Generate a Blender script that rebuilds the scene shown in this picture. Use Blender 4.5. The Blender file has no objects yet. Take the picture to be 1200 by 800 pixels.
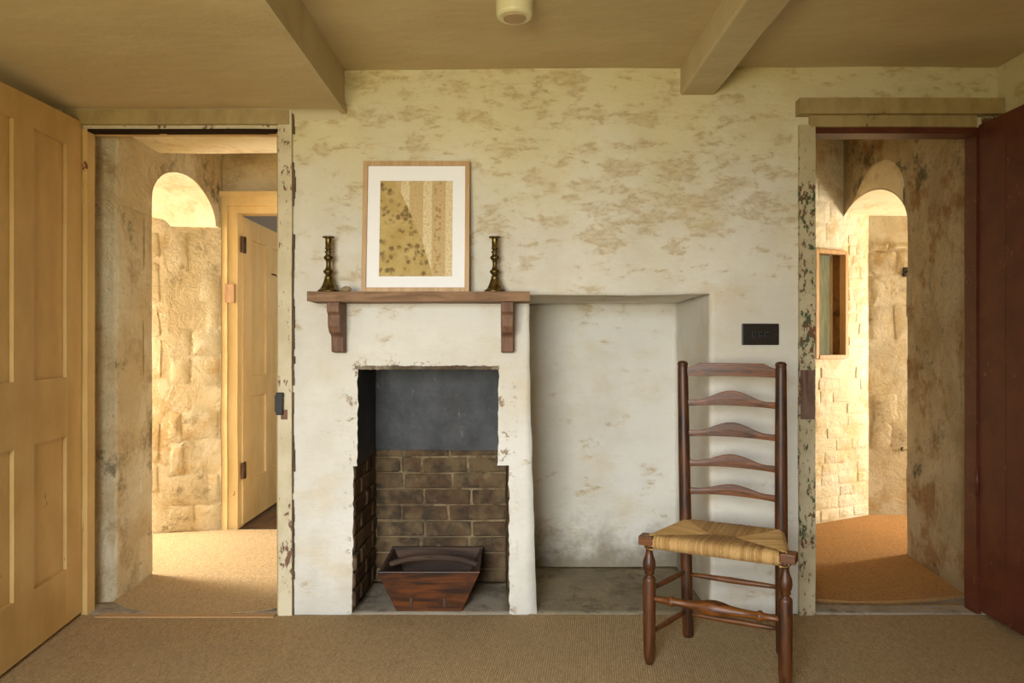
import bpy, bmesh, math, random
from mathutils import Vector, Matrix, noise
random.seed(7)
C = bpy.context.scene.collection
SC = bpy.context.scene
PI = math.pi
# ------------------------------------------------------------------ camera, world, light, exposure
F = 850.0; CY = -3.036; CZ = 1.129
cam_d = bpy.data.cameras.new('camera'); cam = bpy.data.objects.new('camera', cam_d); C.objects.link(cam)
cam_d.sensor_width = 36; cam_d.lens = 36*F/1200; cam_d.shift_y = 4/1200; cam_d.clip_start = .05
cam.location = (0, CY, CZ); cam.rotation_euler = (PI/2, 0, 0)
SC.camera = cam
SC.view_settings.view_transform = 'Standard'; SC.view_settings.look = 'None'
SC.view_settings.exposure = -0.10; SC.view_settings.gamma = 1
world = bpy.data.worlds.new('world'); SC.world = world; world.use_nodes = True
world.node_tree.nodes['Background'].inputs[0].default_value = (0.80, 0.90, 1.0, 1)
world.node_tree.nodes['Background'].inputs[1].default_value = 1.2
def area(name, loc, direction, sx, sy, power, col, spread=PI):
    l = bpy.data.lights.new(name, 'AREA'); l.shape = 'RECTANGLE'; l.size = sx; l.size_y = sy
    l.energy = power; l.color = col; l.spread = spread
    o = bpy.data.objects.new(name, l); C.objects.link(o); o.location = loc
    o.rotation_euler = Vector(direction).to_track_quat('-Z', 'Y').to_euler()
    return o
# daylight entering by the room's window behind the camera: sky light falling, and light thrown up from the sunlit lawn
area('window_skylight', (-0.80, -3.93, 1.25), (0.18, 1, -0.50), 1.3, 1.2, 58, (0.80, 0.89, 1.0), 1.55)
area('window_lawn_bounce', (-0.80, -3.95, 1.05), (0.10, 1, 0.55), 1.2, 0.7, 24, (1.0, 0.84, 0.32), 2.0)
# daylight at the two embrasure windows of the lobbies
area('left_embrasure_daylight', (-3.28, 0.98, 1.20), (1, 0.02, -0.62), 0.62, 1.0, 108, (1.0, 0.94, 0.83), 2.45)
area('right_embrasure_daylight', (3.95, 1.56, 0.95), (-1, 0.0, 0.04), 0.34, 1.1, 74, (1.0, 0.94, 0.83))
# the far room past the small yellow door has its own daylight
area('far_room_daylight', (0.2, 2.6, 1.5), (-1, 0, -0.1), 1.0, 1.0, 16, (1.0, 0.95, 0.88))

# ------------------------------------------------------------------ helpers
def W(px, py): return ((px-600)/280, (720-py)/280)
def L(c):
    return tuple(((v/255)/12.92 if v/255 <= .04045 else ((v/255+.055)/1.055)**2.4) for v in c)+(1,)
def tag(o, label=None, cat=None, group=None, kind=None):
    if label: o['label'] = label
    if cat: o['category'] = cat
    if group: o['group'] = group
    if kind: o['kind'] = kind
    return o
def empty(name, loc=(0, 0, 0), rz=0, **k):
    o = bpy.data.objects.new(name, None); C.objects.link(o); o.location = loc; o.rotation_euler = (0, 0, rz)
    o.empty_display_size = .1
    return tag(o, **k)
def obj(name, bm, mat, parent=None, smooth=False, bevel=0, seg=2, merge=True, **k):
    if merge: bmesh.ops.remove_doubles(bm, verts=bm.verts, dist=1e-5)
    me = bpy.data.meshes.new(name); bm.to_mesh(me); bm.free()
    me.materials.append(mat)
    if smooth:
        for p in me.polygons: p.use_smooth = True
        if smooth == 'crisp': me.set_sharp_from_angle(angle=math.radians(22))
    o = bpy.data.objects.new(name, me); C.objects.link(o)
    if parent: o.parent = parent
    if bevel:
        m = o.modifiers.new('bevel', 'BEVEL'); m.width = bevel; m.segments = seg; m.limit_method = 'ANGLE'
        m.harden_normals = False
    return tag(o, **k)
def fld(p, amp):
    if amp == 0: return Vector((0, 0, 0))
    v = noise.noise_vector(p*2.3)*.75 + noise.noise_vector(p*9.0 + Vector((5, 3, 1)))*.25
    return v*amp
def lin(a, b, step):
    n = max(1, int(math.ceil(abs(b-a)/step)))
    return [a+(b-a)*i/n for i in range(n+1)]
def multi(vals, step):
    out = [vals[0]]
    for a, b in zip(vals, vals[1:]): out += lin(a, b, step)[1:]
    return out
def surf(bm, fn, us, vs, amp=0, skip=None, flip=False):
    g = {}
    def vert(i, j):
        if (i, j) not in g:
            p = Vector(fn(us[i], vs[j])); g[(i, j)] = bm.verts.new(p+fld(p, amp))
        return g[(i, j)]
    for i in range(len(us)-1):
        for j in range(len(vs)-1):
            if skip and skip((us[i]+us[i+1])/2, (vs[j]+vs[j+1])/2): continue
            q = [vert(i, j), vert(i+1, j), vert(i+1, j+1), vert(i, j+1)]
            if flip: q.reverse()
            bm.faces.new(q)
def quad(bm, a, b, c, d, amp=0, step=.04, flip=False):
    a, b, c, d = map(Vector, (a, b, c, d))
    def fn(u, v): return (a*(1-u)+b*u)*(1-v)+(d*(1-u)+c*u)*v
    nu = max(1, int(math.ceil((b-a).length/step))); nv = max(1, int(math.ceil((d-a).length/step)))
    surf(bm, fn, [i/nu for i in range(nu+1)], [i/nv for i in range(nv+1)], amp, flip=flip)
def box(bm, lo, hi):
    x0, y0, z0 = lo; x1, y1, z1 = hi
    v = [bm.verts.new(p) for p in ((x0,y0,z0),(x1,y0,z0),(x1,y1,z0),(x0,y1,z0),(x0,y0,z1),(x1,y0,z1),(x1,y1,z1),(x0,y1,z1))]
    for f in ((0,3,2,1),(4,5,6,7),(0,1,5,4),(1,2,6,5),(2,3,7,6),(3,0,4,7)): bm.faces.new([v[i] for i in f])
def nbox(lo, hi):
    bm = bmesh.new(); box(bm, lo, hi); return bm
def wbox(lo, hi, amp=.004, step=.05):
    """a box with slightly wavering faces"""
    bm = bmesh.new(); x0, y0, z0 = lo; x1, y1, z1 = hi
    P = lambda x, y, z: (x, y, z)
    quad(bm, P(x0,y0,z0), P(x1,y0,z0), P(x1,y0,z1), P(x0,y0,z1), amp, step)
    quad(bm, P(x1,y1,z0), P(x0,y1,z0), P(x0,y1,z1), P(x1,y1,z1), amp, step)
    quad(bm, P(x0,y1,z0), P(x0,y0,z0), P(x0,y0,z1), P(x0,y1,z1), amp, step)
    quad(bm, P(x1,y0,z0), P(x1,y1,z0), P(x1,y1,z1), P(x1,y0,z1), amp, step)
    quad(bm, P(x0,y0,z1), P(x1,y0,z1), P(x1,y1,z1), P(x0,y1,z1), amp, step)
    quad(bm, P(x0,y1,z0), P(x1,y1,z0), P(x1,y0,z0), P(x0,y0,z0), amp, step)
    return bm
def prism(bm, pts, fn, t0, t1):
    """closed outline pts (a,b) extruded from t0 to t1, fn(a,b,t)->xyz"""
    A = [bm.verts.new(fn(a, b, t0)) for a, b in pts]; B = [bm.verts.new(fn(a, b, t1)) for a, b in pts]
    n = len(pts)
    bm.faces.new(A[::-1]); bm.faces.new(B)
    for i in range(n): bm.faces.new((A[i], A[(i+1) % n], B[(i+1) % n], B[i]))
    bmesh.ops.recalc_face_normals(bm, faces=bm.faces)
def lathe(bm, prof, p0=(0, 0, 0), axis=(0, 0, 1), n=24):
    """prof: (t, r) along the axis from p0"""
    p0 = Vector(p0); ax = Vector(axis).normalized()
    e1 = ax.orthogonal().normalized(); e2 = ax.cross(e1)
    rings = []
    for t, r in prof:
        rings.append([bm.verts.new(p0+ax*t+(e1*math.cos(2*PI*k/n)+e2*math.sin(2*PI*k/n))*max(r, 1e-4)) for k in range(n)])
    for a, b in zip(rings, rings[1:]):
        for k in range(n): bm.faces.new((a[k], a[(k+1) % n], b[(k+1) % n], b[k]))
    bm.faces.new(rings[0][::-1]); bm.faces.new(rings[-1])
def tube(bm, pts, r, n=8):
    pts = [Vector(p) for p in pts]; rings = []
    for i, p in enumerate(pts):
        t = (pts[min(i+1, len(pts)-1)]-pts[max(i-1, 0)]).normalized()
        up = Vector((0, 0, 1)) if abs(t.z) < .9 else Vector((1, 0, 0))
        a = t.cross(up).normalized(); b = a.cross(t)
        rings.append([bm.verts.new(p+(a*math.cos(2*PI*k/n)+b*math.sin(2*PI*k/n))*r) for k in range(n)])
    for a, b in zip(rings, rings[1:]):
        for k in range(n): bm.faces.new((a[k], a[(k+1) % n], b[(k+1) % n], b[k]))
    bm.faces.new(rings[0][::-1]); bm.faces.new(rings[-1])

# ------------------------------------------------------------------ materials
class M:
    def __init__(s, name, rough=.8, spec=.3, metal=0):
        s.m = bpy.data.materials.new(name); s.m.use_nodes = True; s.t = s.m.node_tree
        s.b = s.t.nodes['Principled BSDF']; s.b.inputs['Roughness'].default_value = rough
        s.b.inputs['Specular IOR Level'].default_value = spec; s.b.inputs['Metallic'].default_value = metal
        s.geo = s.t.nodes.new('ShaderNodeTexCoord').outputs['Object']
    def put(s, sock, v):
        if isinstance(v, bpy.types.NodeSocket): s.t.links.new(v, sock)
        else: sock.default_value = v
    def map(s, scale=(1, 1, 1), rot=(0, 0, 0), loc=(0, 0, 0), vec=None):
        n = s.t.nodes.new('ShaderNodeMapping'); s.put(n.inputs[0], vec or s.geo)
        n.inputs['Scale'].default_value = scale; n.inputs['Rotation'].default_value = rot; n.inputs['Location'].default_value = loc
        return n.outputs[0]
    def noise(s, scale, vec=None, detail=6, rough=.6, dist=0):
        n = s.t.nodes.new('ShaderNodeTexNoise'); s.put(n.inputs['Vector'], vec or s.geo)
        n.inputs['Scale'].default_value = scale; n.inputs['Detail'].default_value = detail
        n.inputs['Roughness'].default_value = rough; n.inputs['Distortion'].default_value = dist
        return n.outputs['Fac']
    def voro(s, scale, vec=None, feature='F1'):
        n = s.t.nodes.new('ShaderNodeTexVoronoi'); s.put(n.inputs['Vector'], vec or s.geo)
        n.inputs['Scale'].default_value = scale; n.feature = feature
        return n.outputs['Distance']
    def wave(s, scale, vec=None, dist=0, dscale=1, d='X'):
        n = s.t.nodes.new('ShaderNodeTexWave'); s.put(n.inputs['Vector'], vec or s.geo); n.bands_direction = d
        n.inputs['Scale'].default_value = scale; n.inputs['Distortion'].default_value = dist
        n.inputs['Detail'].default_value = 3; n.inputs['Detail Scale'].default_value = dscale
        return n.outputs['Fac']
    def step(s, v, a, b):
        n = s.t.nodes.new('ShaderNodeMapRange'); s.put(n.inputs[0], v)
        n.inputs[1].default_value = a; n.inputs[2].default_value = b; n.interpolation_type = 'SMOOTHSTEP'
        return n.outputs[0]
    def math(s, op, a, b=0):
        n = s.t.nodes.new('ShaderNodeMath'); n.operation = op; s.put(n.inputs[0], a); s.put(n.inputs[1], b)
        return n.outputs[0]
    def mix(s, f, a, b, mode='MIX'):
        n = s.t.nodes.new('ShaderNodeMix'); n.data_type = 'RGBA'; n.blend_type = mode
        s.put(n.inputs[0], f)
        s.put(n.inputs[6], L(a) if isinstance(a, tuple) and len(a) == 3 else a)
        s.put(n.inputs[7], L(b) if isinstance(b, tuple) and len(b) == 3 else b)
        return n.outputs[2]
    def xyz(s):
        n = s.t.nodes.new('ShaderNodeSeparateXYZ'); s.put(n.inputs[0], s.geo); return n.outputs
    def done(s, col, bump=None, strength=.3, dist=.01, rough=None):
        s.put(s.b.inputs['Base Color'], L(col) if isinstance(col, tuple) and len(col) == 3 else col)
        if rough is not None: s.put(s.b.inputs['Roughness'], rough)
        if bump is not None:
            n = s.t.nodes.new('ShaderNodeBump'); n.inputs['Strength'].default_value = strength
            n.inputs['Distance'].default_value = dist; s.put(n.inputs['Height'], bump)
            s.t.links.new(n.outputs[0], s.b.inputs['Normal'])
        return s.m

def mat_plaster():
    m = M('limewashed_plaster', .9, .12); x, y, z = m.xyz()
    base = m.mix(m.step(m.noise(2.2), .35, .65), (224, 218, 206), (210, 202, 186))
    # brown scrapes and worn patches, stretched along the brick courses, mostly on the upper wall
    v = m.map((1, 1, 2.1)); n1 = m.noise(6.5, v, 12, .68, .15); n2 = m.noise(1.5, detail=3)
    amt = m.step(z, 1.05, 1.75)
    thr = m.math('ADD', m.math('ADD', n1, m.math('MULTIPLY', m.math('SUBTRACT', n2, .5), .35)), m.math('MULTIPLY', amt, .11))
    soft = m.math('MULTIPLY', m.step(thr, .57, .70), .34)
    n5 = m.noise(26, v, 8, .75)
    crisp = m.math('MULTIPLY', m.math('MULTIPLY', m.step(thr, .63, .68), m.step(n5, .42, .62)), .44)
    warm = m.step(m.math('ADD', z, m.math('MULTIPLY', m.math('SUBTRACT', m.noise(1.8, detail=7), .5), 1.4)), 1.35, 2.35)   # yellow light off the lawn, painted into the limewash high up
    base = m.mix(m.math('MULTIPLY', warm, .75), base, (216, 202, 148))
    c = m.mix(soft, base, (190, 164, 114)); c = m.mix(crisp, c, (158, 128, 84))
    f2 = m.math('MULTIPLY', m.step(m.noise(2.6, m.map((1, 1, 1.4), loc=(4, 2, 7)), 8, .65), .50, .74), .45)
    c = m.mix(f2, c, (206, 184, 140))
    # damp and dirt low down, heavier on the back of the recess
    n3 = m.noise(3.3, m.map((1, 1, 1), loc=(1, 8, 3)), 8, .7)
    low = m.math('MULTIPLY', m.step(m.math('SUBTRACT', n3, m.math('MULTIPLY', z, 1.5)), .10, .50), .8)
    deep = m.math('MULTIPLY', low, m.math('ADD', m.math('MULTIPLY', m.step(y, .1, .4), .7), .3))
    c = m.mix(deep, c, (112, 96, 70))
    n4 = m.noise(60, v, 6, .7)
    f4 = m.step(m.noise(7, m.map((1, 1, 1.3), loc=(9, 1, 3)), 8, .7), .64, .74)
    c = m.mix(m.math('MULTIPLY', f4, .5), c, (196, 156, 96))
    # flaking round the fireplace mouth
    fx = m.math('ABSOLUTE', m.math('ADD', x, .34)); ring = m.math('MULTIPLY', m.step(fx, .375, .33), m.step(z, 1.10, 1.03))
    f6 = m.step(m.noise(15, m.map(loc=(2, 2, 2)), 10, .75), .56, .60)
    c = m.mix(m.math('MULTIPLY', m.math('MULTIPLY', ring, f6), .8), c, (134, 104, 74))
    h = m.math('ADD', m.math('MULTIPLY', n1, -.5), m.math('ADD', m.math('MULTIPLY', n4, .25), m.math('MULTIPLY', m.noise(14, v, 5), .6)))
    return m.done(c, h, .5, .018)
def mat_ceiling(c1, c2, c3):
    m = M('old_ceiling_distemper', .92, .1); v = m.map((1, 1.8, 1))
    c = m.mix(m.step(m.noise(1.3, v, 4), .35, .65), c1, c2)
    c = m.mix(m.math('MULTIPLY', m.step(m.noise(3.3, v, 8, .7), .52, .72), .5), c, c3)
    return m.done(c, m.noise(12, v, 6, .6), .3, .01)
def mat_stone(name, base, dark, light, brown, seed=0, pits=.5):
    m = M(name, .92, .12); k = m.map(loc=(seed, seed*2, seed))
    n = m.noise(2.1, k, 7, .65, .4); c = m.mix(m.step(n, .38, .62), base, light)
    c = m.mix(m.math('MULTIPLY', m.step(m.noise(4.2, m.map(loc=(3, seed, 9)), 9, .72), .50, .64), .85), c, brown)
    c = m.mix(m.math('MULTIPLY', m.step(m.noise(2.9, m.map(loc=(seed, 7, 2)), 12, .78), .53, .64), .85), c, dark)
    c = m.mix(m.math('MULTIPLY', m.step(m.noise(11, m.map(loc=(seed, 1, 2)), 10, .78), .60, .68), .7), c, light)
    fine = m.noise(45, k, 8, .72); c = m.mix(m.math('MULTIPLY', m.step(fine, .55, .68), .35), c, dark)
    h = m.math('ADD', m.math('MULTIPLY', m.noise(7, k, 12, .72, .6), 1.5), m.math('MULTIPLY', fine, .35))
    return m.done(c, h, pits, .06)
def mat_paint(name, base, worn, chips, chip_at=.64, rough=.5, scale=1, streak=6, bumps=.25, under=None):
    m = M(name, rough, .4)
    c = m.mix(m.step(m.noise(3*scale, m.map((streak*.4, streak*.4, 1)), 6, .6), .35, .7), base, worn)
    v = m.map((1.6, 1.6, .8)); n = m.noise(13*scale, v, 10, .72); nn = m.noise(2.5*scale, detail=3)
    t = m.math('ADD', n, m.math('MULTIPLY', m.math('SUBTRACT', nn, .5), .5))
    f = m.step(t, chip_at, chip_at+.012)
    cc = m.mix(m.step(m.noise(7*scale, m.map(loc=(3, 3, 3)), 3), .45, .52), chips, under or chips)
    c = m.mix(f, c, cc)
    h = m.math('ADD', m.math('MULTIPLY', f, -1), m.math('MULTIPLY', m.noise(40, detail=4), .3))
    return m.done(c, h, bumps, .004)
def mat_wood(name, a, b, axis='Z', rough=.35, scale=1, dark=None):
    m = M(name, rough, .5)
    sc = {'X': (1, 9, 9), 'Y': (9, 1, 9), 'Z': (9, 9, 1)}[axis]
    n = m.noise(5*scale, m.map(sc), 8, .62, .6); c = m.mix(m.step(n, .36, .66), a, b)
    if dark: c = m.mix(m.math('MULTIPLY', m.step(m.noise(6*scale, detail=7), .52, .68), .7), c, dark)
    return m.done(c, n, .15, .003)
def mat_weave(name, a, b, rot=0, s=1.0, coir=False):
    m = M(name, .95, .05); v = m.map(rot=(0, 0, rot))
    if coir:
        h = m.noise(190, v, 4, .8); f = h
    else:
        sx = m.noise(55, m.map((1, 1, 1)), 3)
        w1 = m.wave(38*s, v, 3.0, 5, 'X'); w2 = m.wave(46*s, v, 4.0, 5, 'Y')
        h = m.math('ADD', m.math('MULTIPLY', w1, .35), m.math('MULTIPLY', m.math('MULTIPLY', w2, w1), .5)); f = m.math('ADD', h, m.math('MULTIPLY', m.math('SUBTRACT', m.noise(150, v, 3, .8), .5), 1.1))
        h = m.math('ADD', h, m.math('MULTIPLY', m.noise(230, v, 3, .7), .7))
    c = m.mix(m.step(f, .25, .8), b, a)
    c = m.mix(m.math('MULTIPLY', m.step(m.noise(120, m.map((1, .35, 1), rot=(0, 0, rot)), 4, .8), .45, .68), .55), c, tuple(int(q*.55) for q in a))
    c = m.mix(m.math('MULTIPLY', m.step(m.noise(1.7, detail=6), .42, .7), .25), c, tuple(int(q*.72) for q in a))
    return m.done(c, h, .8, .008)

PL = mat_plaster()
CEIL = mat_ceiling((206, 190, 154), (194, 176, 140), (208, 180, 146))
BEAM = mat_ceiling((204, 190, 156), (192, 176, 142), (178, 158, 120))
ST_L = mat_stone('lobby_stone_left', (216, 194, 152), (122, 108, 84), (232, 218, 186), (192, 166, 124), 1, .7)
ST_F = mat_stone('lobby_stone_far', (216, 194, 150), (156, 134, 98), (232, 216, 180), (206, 172, 116), 5, .9)
ST_R = mat_stone('lobby_stone_right', (200, 174, 128), (90, 82, 64), (228, 206, 162), (176, 132, 80), 9, 1.0)
LIME = mat_stone('limewashed_brick', (236, 222, 182), (214, 182, 128), (244, 236, 208), (226, 200, 146), 12, .5)
SOFF = mat_stone('lobby_soffit_plaster', (226, 208, 170), (200, 172, 124), (238, 226, 194), (210, 184, 138), 3, .2)
SLAB = mat_stone('worn_flagstone', (146, 134, 116), (98, 88, 74), (170, 156, 136), (124, 110, 90), 6, .35)
FRAME = mat_paint('peeling_olive_cream_paint', (172, 150, 102), (150, 128, 84), (98, 74, 48), .655, .55, 2.2, 6, .5, (78, 66, 44))
FRAMER = mat_paint('peeling_cream_paint_brown_patches', (192, 178, 144), (176, 160, 124), (112, 72, 50), .545, .6, 2.4, 2, .6, (72, 84, 56))
FRAMEG = mat_paint('chipped_grey_cream_paint', (208, 194, 162), (192, 176, 140), (116, 80, 58), .60, .55, 2.4, 3, .5)
DOORY = mat_paint('yellow_ochre_door_paint', (206, 172, 112), (190, 154, 94), (116, 62, 34), .70, .42, 1.0, 5, .3)
DOORC = mat_paint('cream_door_paint', (222, 192, 134), (208, 176, 116), (150, 104, 60), .74, .45, 1.0, 5, .25)
DOORR = mat_paint('worn_oxblood_paint', (98, 50, 32), (80, 38, 24), (132, 92, 76), .66, .42, 3.4, 2, .35)
GAP = M('dark_gap', .9, .1).done((44, 30, 20))
SISAL = mat_weave('sisal_weave', (228, 198, 150), (172, 142, 100), .12)
SISAL2 = mat_weave('sisal_weave_diagonal', (230, 202, 156), (182, 152, 110), .7, .8)
COIR = mat_weave('coir_matting', (204, 156, 100), (164, 118, 70), coir=True)
TAPE = M('carpet_binding', .9, .1).done((176, 140, 98))
SHELF = mat_wood('worn_painted_pine', (146, 112, 82), (116, 86, 60), 'X', .8, 1, (92, 64, 44))
BRACK = mat_wood('stripped_bracket_wood', (126, 90, 66), (98, 68, 48), 'Z', .7, 1, (150, 112, 84))
CHAIR = mat_wood('dark_elm_polish', (88, 46, 12), (42, 21, 6), 'Z', .45, 1.3)
CHAIRX = mat_wood('dark_elm_polish_cross', (118, 66, 16), (62, 32, 8), 'X', .46, 1.3)
BOXW = mat_wood('oxblood_stained_pine', (98, 50, 12), (42, 20, 6), 'X', .42, .8, (40, 22, 12))
BOXD = mat_wood('dark_box_wood', (82, 58, 40), (50, 34, 24), 'X', .8, 1)
OAK = mat_wood('pale_oak_frame', (196, 158, 110), (176, 138, 92), 'Z', .5, 1)
def m_brass():
    m = M('aged_brass', .38, .5, .9); c = m.mix(m.step(m.noise(40), .4, .65), (128, 108, 60), (76, 64, 36))
    return m.done(c)
BRASS = m_brass()
IRON = M('black_iron', .5, .4).done((34, 30, 27))
SWITCH = M('dark_bronze_plate', .42, .5, .3).done((40, 34, 26))
SWT = M('toggle_metal', .3, .6, .8).done((84, 76, 62))
WHITE = M('ivory_plastic', .45, .4).done((222, 214, 176))
WHITE2 = M('grey_lens_plastic', .5, .3).done((176, 150, 116))
MATB = M('mount_board', .9, .1).done((242, 240, 240))
def m_glass():
    m = M('picture_glass', .03, .5); m.b.inputs['Transmission Weight'].default_value = 1; m.b.inputs['IOR'].default_value = 1.45
    return m.done((255, 255, 255))
GLASS = m_glass()
def m_green():
    m = M('old_green_glass', .12, .6); m.b.inputs['Transmission Weight'].default_value = .55
    c = m.mix(m.step(m.noise(6, m.map((8, 8, 1))), .35, .65), (214, 208, 160), (176, 176, 128))
    return m.done(c)
GREENG = m_green()
def m_slate():
    m = M('sooty_slate', .55, .35)
    c = m.mix(m.step(m.noise(4, m.map((1, 1, .6)), 7, .65), .35, .68), (42, 41, 41), (74, 72, 72))
    c = m.mix(m.math('MULTIPLY', m.step(m.noise(16, m.map((1, 1, .5)), 10, .8), .58, .70), .65), c, (132, 124, 114))
    c = m.mix(m.math('MULTIPLY', m.step(m.noise(3, m.map(loc=(4, 4, 1)), 7), .5, .7), .6), c, (40, 32, 24))
    return m.done(c, m.noise(15, detail=8), .35, .01)
SLATE = m_slate()
def m_brick():
    m = M('sooty_brick', .9, .15)
    c = m.mix(m.step(m.noise(6, detail=3), .4, .6), (112, 92, 66), (94, 70, 50))
    c = m.mix(m.math('MULTIPLY', m.step(m.noise(9, m.map(loc=(2, 5, 5)), 9, .72), .44, .62), .8), c, (60, 52, 42))
    c = m.mix(m.math('MULTIPLY', m.step(m.noise(13, m.map(loc=(7, 5, 1)), 9, .75), .60, .68), .5), c, (146, 126, 94))
    return m.done(c, m.noise(34, detail=8, rough=.72), .6, .012)
BRICK = m_brick()
MORT = mat_stone('sooty_mortar', (128, 110, 84), (70, 58, 44), (164, 140, 104), (110, 80, 52), 4, .6)
def m_rush():
    m = M('golden_rush', .7, .25)
    g = m.t.nodes.new('ShaderNodeNewGeometry'); isl = g.outputs['Random Per Island']
    c = m.mix(isl, (196, 158, 102), (160, 122, 72))
    c = m.mix(m.math('MULTIPLY', m.step(m.noise(14, m.map((2, 1, 1)), 6, .7), .4, .66), .35), c, (160, 124, 62))
    c = m.mix(m.math('MULTIPLY', m.step(m.noise(90, detail=4, rough=.8), .56, .68), .6), c, (110, 74, 36))
    return m.done(c, m.noise(160, detail=3), .3, .002)
RUSH = m_rush()
GREY = M('grey_painted_boarding', .8, .2).done((150, 140, 128))
DARKFL = mat_wood('dark_floorboards', (112, 86, 62), (86, 64, 44), 'Y', .6)
EARTH = M('outside_ground', .95, .1).done((110, 120, 70))

def sdk(**k): return dict(kind='structure', **k)
# ------------------------------------------------------------------ the room's shell
XL, XR = -1.92, 2.03; YF = -3.9; HT = 2.30
AMP = .008
LDX0, LDX1, LDZ = -1.80, -.975, 2.03
RDX0, RDX1, RDZ = 1.255, 1.955, 2.02
FX0, FX1, FZ1 = -.668, -.011, .625
GX0, GX1, GZ1 = -.650, -.058, 1.036
AX0, AX1, AZ = .071, .832, 1.339
bm = bmesh.new()
xs = multi([XL, LDX0, LDX1, FX0, GX0, GX1, FX1, AX0, AX1, RDX0, RDX1, XR], .02)
zs = multi([0, FZ1, GZ1, AZ, RDZ, LDZ, HT], .02)
def hole(x, z):
    return ((LDX0 < x < LDX1 and z < LDZ) or (RDX0 < x < RDX1 and z < RDZ) or (FX0 < x < FX1 and z < FZ1)
            or (GX0 < x < GX1 and z < GZ1) or (AX0 < x < AX1 and z < AZ))
def rag(p):   # ragged arrises round fireplace and recess
    return Vector((noise.noise(Vector((p.z*16, p.x*3, 0)))*.006, 0, noise.noise(Vector((p.x*16, p.z*3, 7)))*.005))
def warp(x, y, z):
    if abs(x-AX0) < 1e-6 and z < AZ: x += .036*(1-z/AZ)**1.5+.004*noise.noise(Vector((3, 8, z*9)))
    for ex in (FX0, FX1, GX0, GX1):
        if abs(x-ex) < 1e-6 and z <= (FZ1 if ex in (FX0, FX1) else GZ1):
            x += .005*noise.noise(Vector((ex*9, 1, z*21)))+.004*noise.noise(Vector((ex*9, 1, z*63)))
    if FZ1-.03 < z < FZ1+1e-6:
        if abs(x-FX0) < 1e-6: x += (GX0-FX0)*max(0, (z-FZ1+.05)/.05)*.8
        if abs(x-FX1) < 1e-6: x += (GX1-FX1)*max(0, (z-FZ1+.03)/.03)*.5
    if abs(z-GZ1) < 1e-6 and GX0 < x < GX1: z += .004*noise.noise(Vector((x*24, 1, 5)))
    return (x, y, z)
surf(bm, lambda x, z: warp(x, 0, z), xs, zs, AMP, hole)
# recess (left cheek, right cheek, soffit, back)
AD = .642
def recess(x0, x1, z1, dep, xb0, xb1, zb1):
    ys = lin(0, dep, .04); zz = [q for q in zs if q <= z1+1e-6]
    surf(bm, lambda y, z: (warp(x0, 0, z)[0]*(1-y/dep)+xb0*(y/dep), y, z), ys, zz, AMP)
    surf(bm, lambda y, z: (x1*(1-y/dep)+xb1*(y/dep), y, z), ys, zz, AMP, flip=True)
    xx = [q for q in xs if x0-1e-6 <= q <= x1+1e-6]
    surf(bm, lambda x, y: (x0+(x-x0)*1, y, z1), xx, ys, AMP)
    surf(bm, lambda x, z: (x, dep, z), xx, zz, AMP)
recess(AX0, AX1, AZ, AD, AX0, AX1, AZ)
# door reveals of plaster (short) and the opening heads
for x, z1, fl in ((LDX1, LDZ, True), (RDX0, RDZ, False)):
    surf(bm, lambda y, z: (x, y, z), lin(0, .6, .05), [q for q in zs if q <= z1+1e-6], AMP, flip=fl)
surf(bm, lambda x, y: (x, y, RDZ), [q for q in xs if RDX0-1e-6 <= q <= RDX1+1e-6], lin(0, .10, .05), AMP)
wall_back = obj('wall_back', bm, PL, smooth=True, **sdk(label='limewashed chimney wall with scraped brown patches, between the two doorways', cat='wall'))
# floor slab, side walls, window wall behind
bm = bmesh.new(); quad(bm, (-4, YF-.3, -.012), (4.5, YF-.3, -.012), (4.5, 4.2, -.012), (-4, 4.2, -.012), 0, .5)
obj('floor', bm, SLAB, **sdk(label='worn stone floor under the carpets', cat='floor'))
bm = bmesh.new(); quad(bm, (XL, YF, 0), (XL, 0, 0), (XL, 0, HT), (XL, YF, HT), AMP, .08)
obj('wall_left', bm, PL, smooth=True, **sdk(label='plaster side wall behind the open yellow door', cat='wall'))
bm = bmesh.new(); quad(bm, (XR, 0, 0), (XR, YF, 0), (XR, YF, HT), (XR, 0, HT), AMP, .08)
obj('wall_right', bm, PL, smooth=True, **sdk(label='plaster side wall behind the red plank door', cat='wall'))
bm = bmesh.new()
WX0, WX1, WZ0, WZ1 = -1.35, .25, .68, 2.02
surf(bm, lambda x, z: (x, YF, z), multi([XL, WX0, WX1, XR], .2), multi([0, WZ0, WZ1, HT], .2), 0,
     lambda x, z: WX0 < x < WX1 and WZ0 < z < WZ1, flip=True)
for a, b in (((WX0, WZ0), (WX1, WZ0)), ((WX1, WZ0), (WX1, WZ1)), ((WX1, WZ1), (WX0, WZ1)), ((WX0, WZ1), (WX0, WZ0))):
    quad(bm, (a[0], YF, a[1]), (b[0], YF, b[1]), (b[0], YF-.04, b[1]), (a[0], YF-.04, a[1]), 0, 2)
obj('wall_front', bm, PL, **sdk(label='wall with the room window, behind the viewer', cat='wall'))
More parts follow.
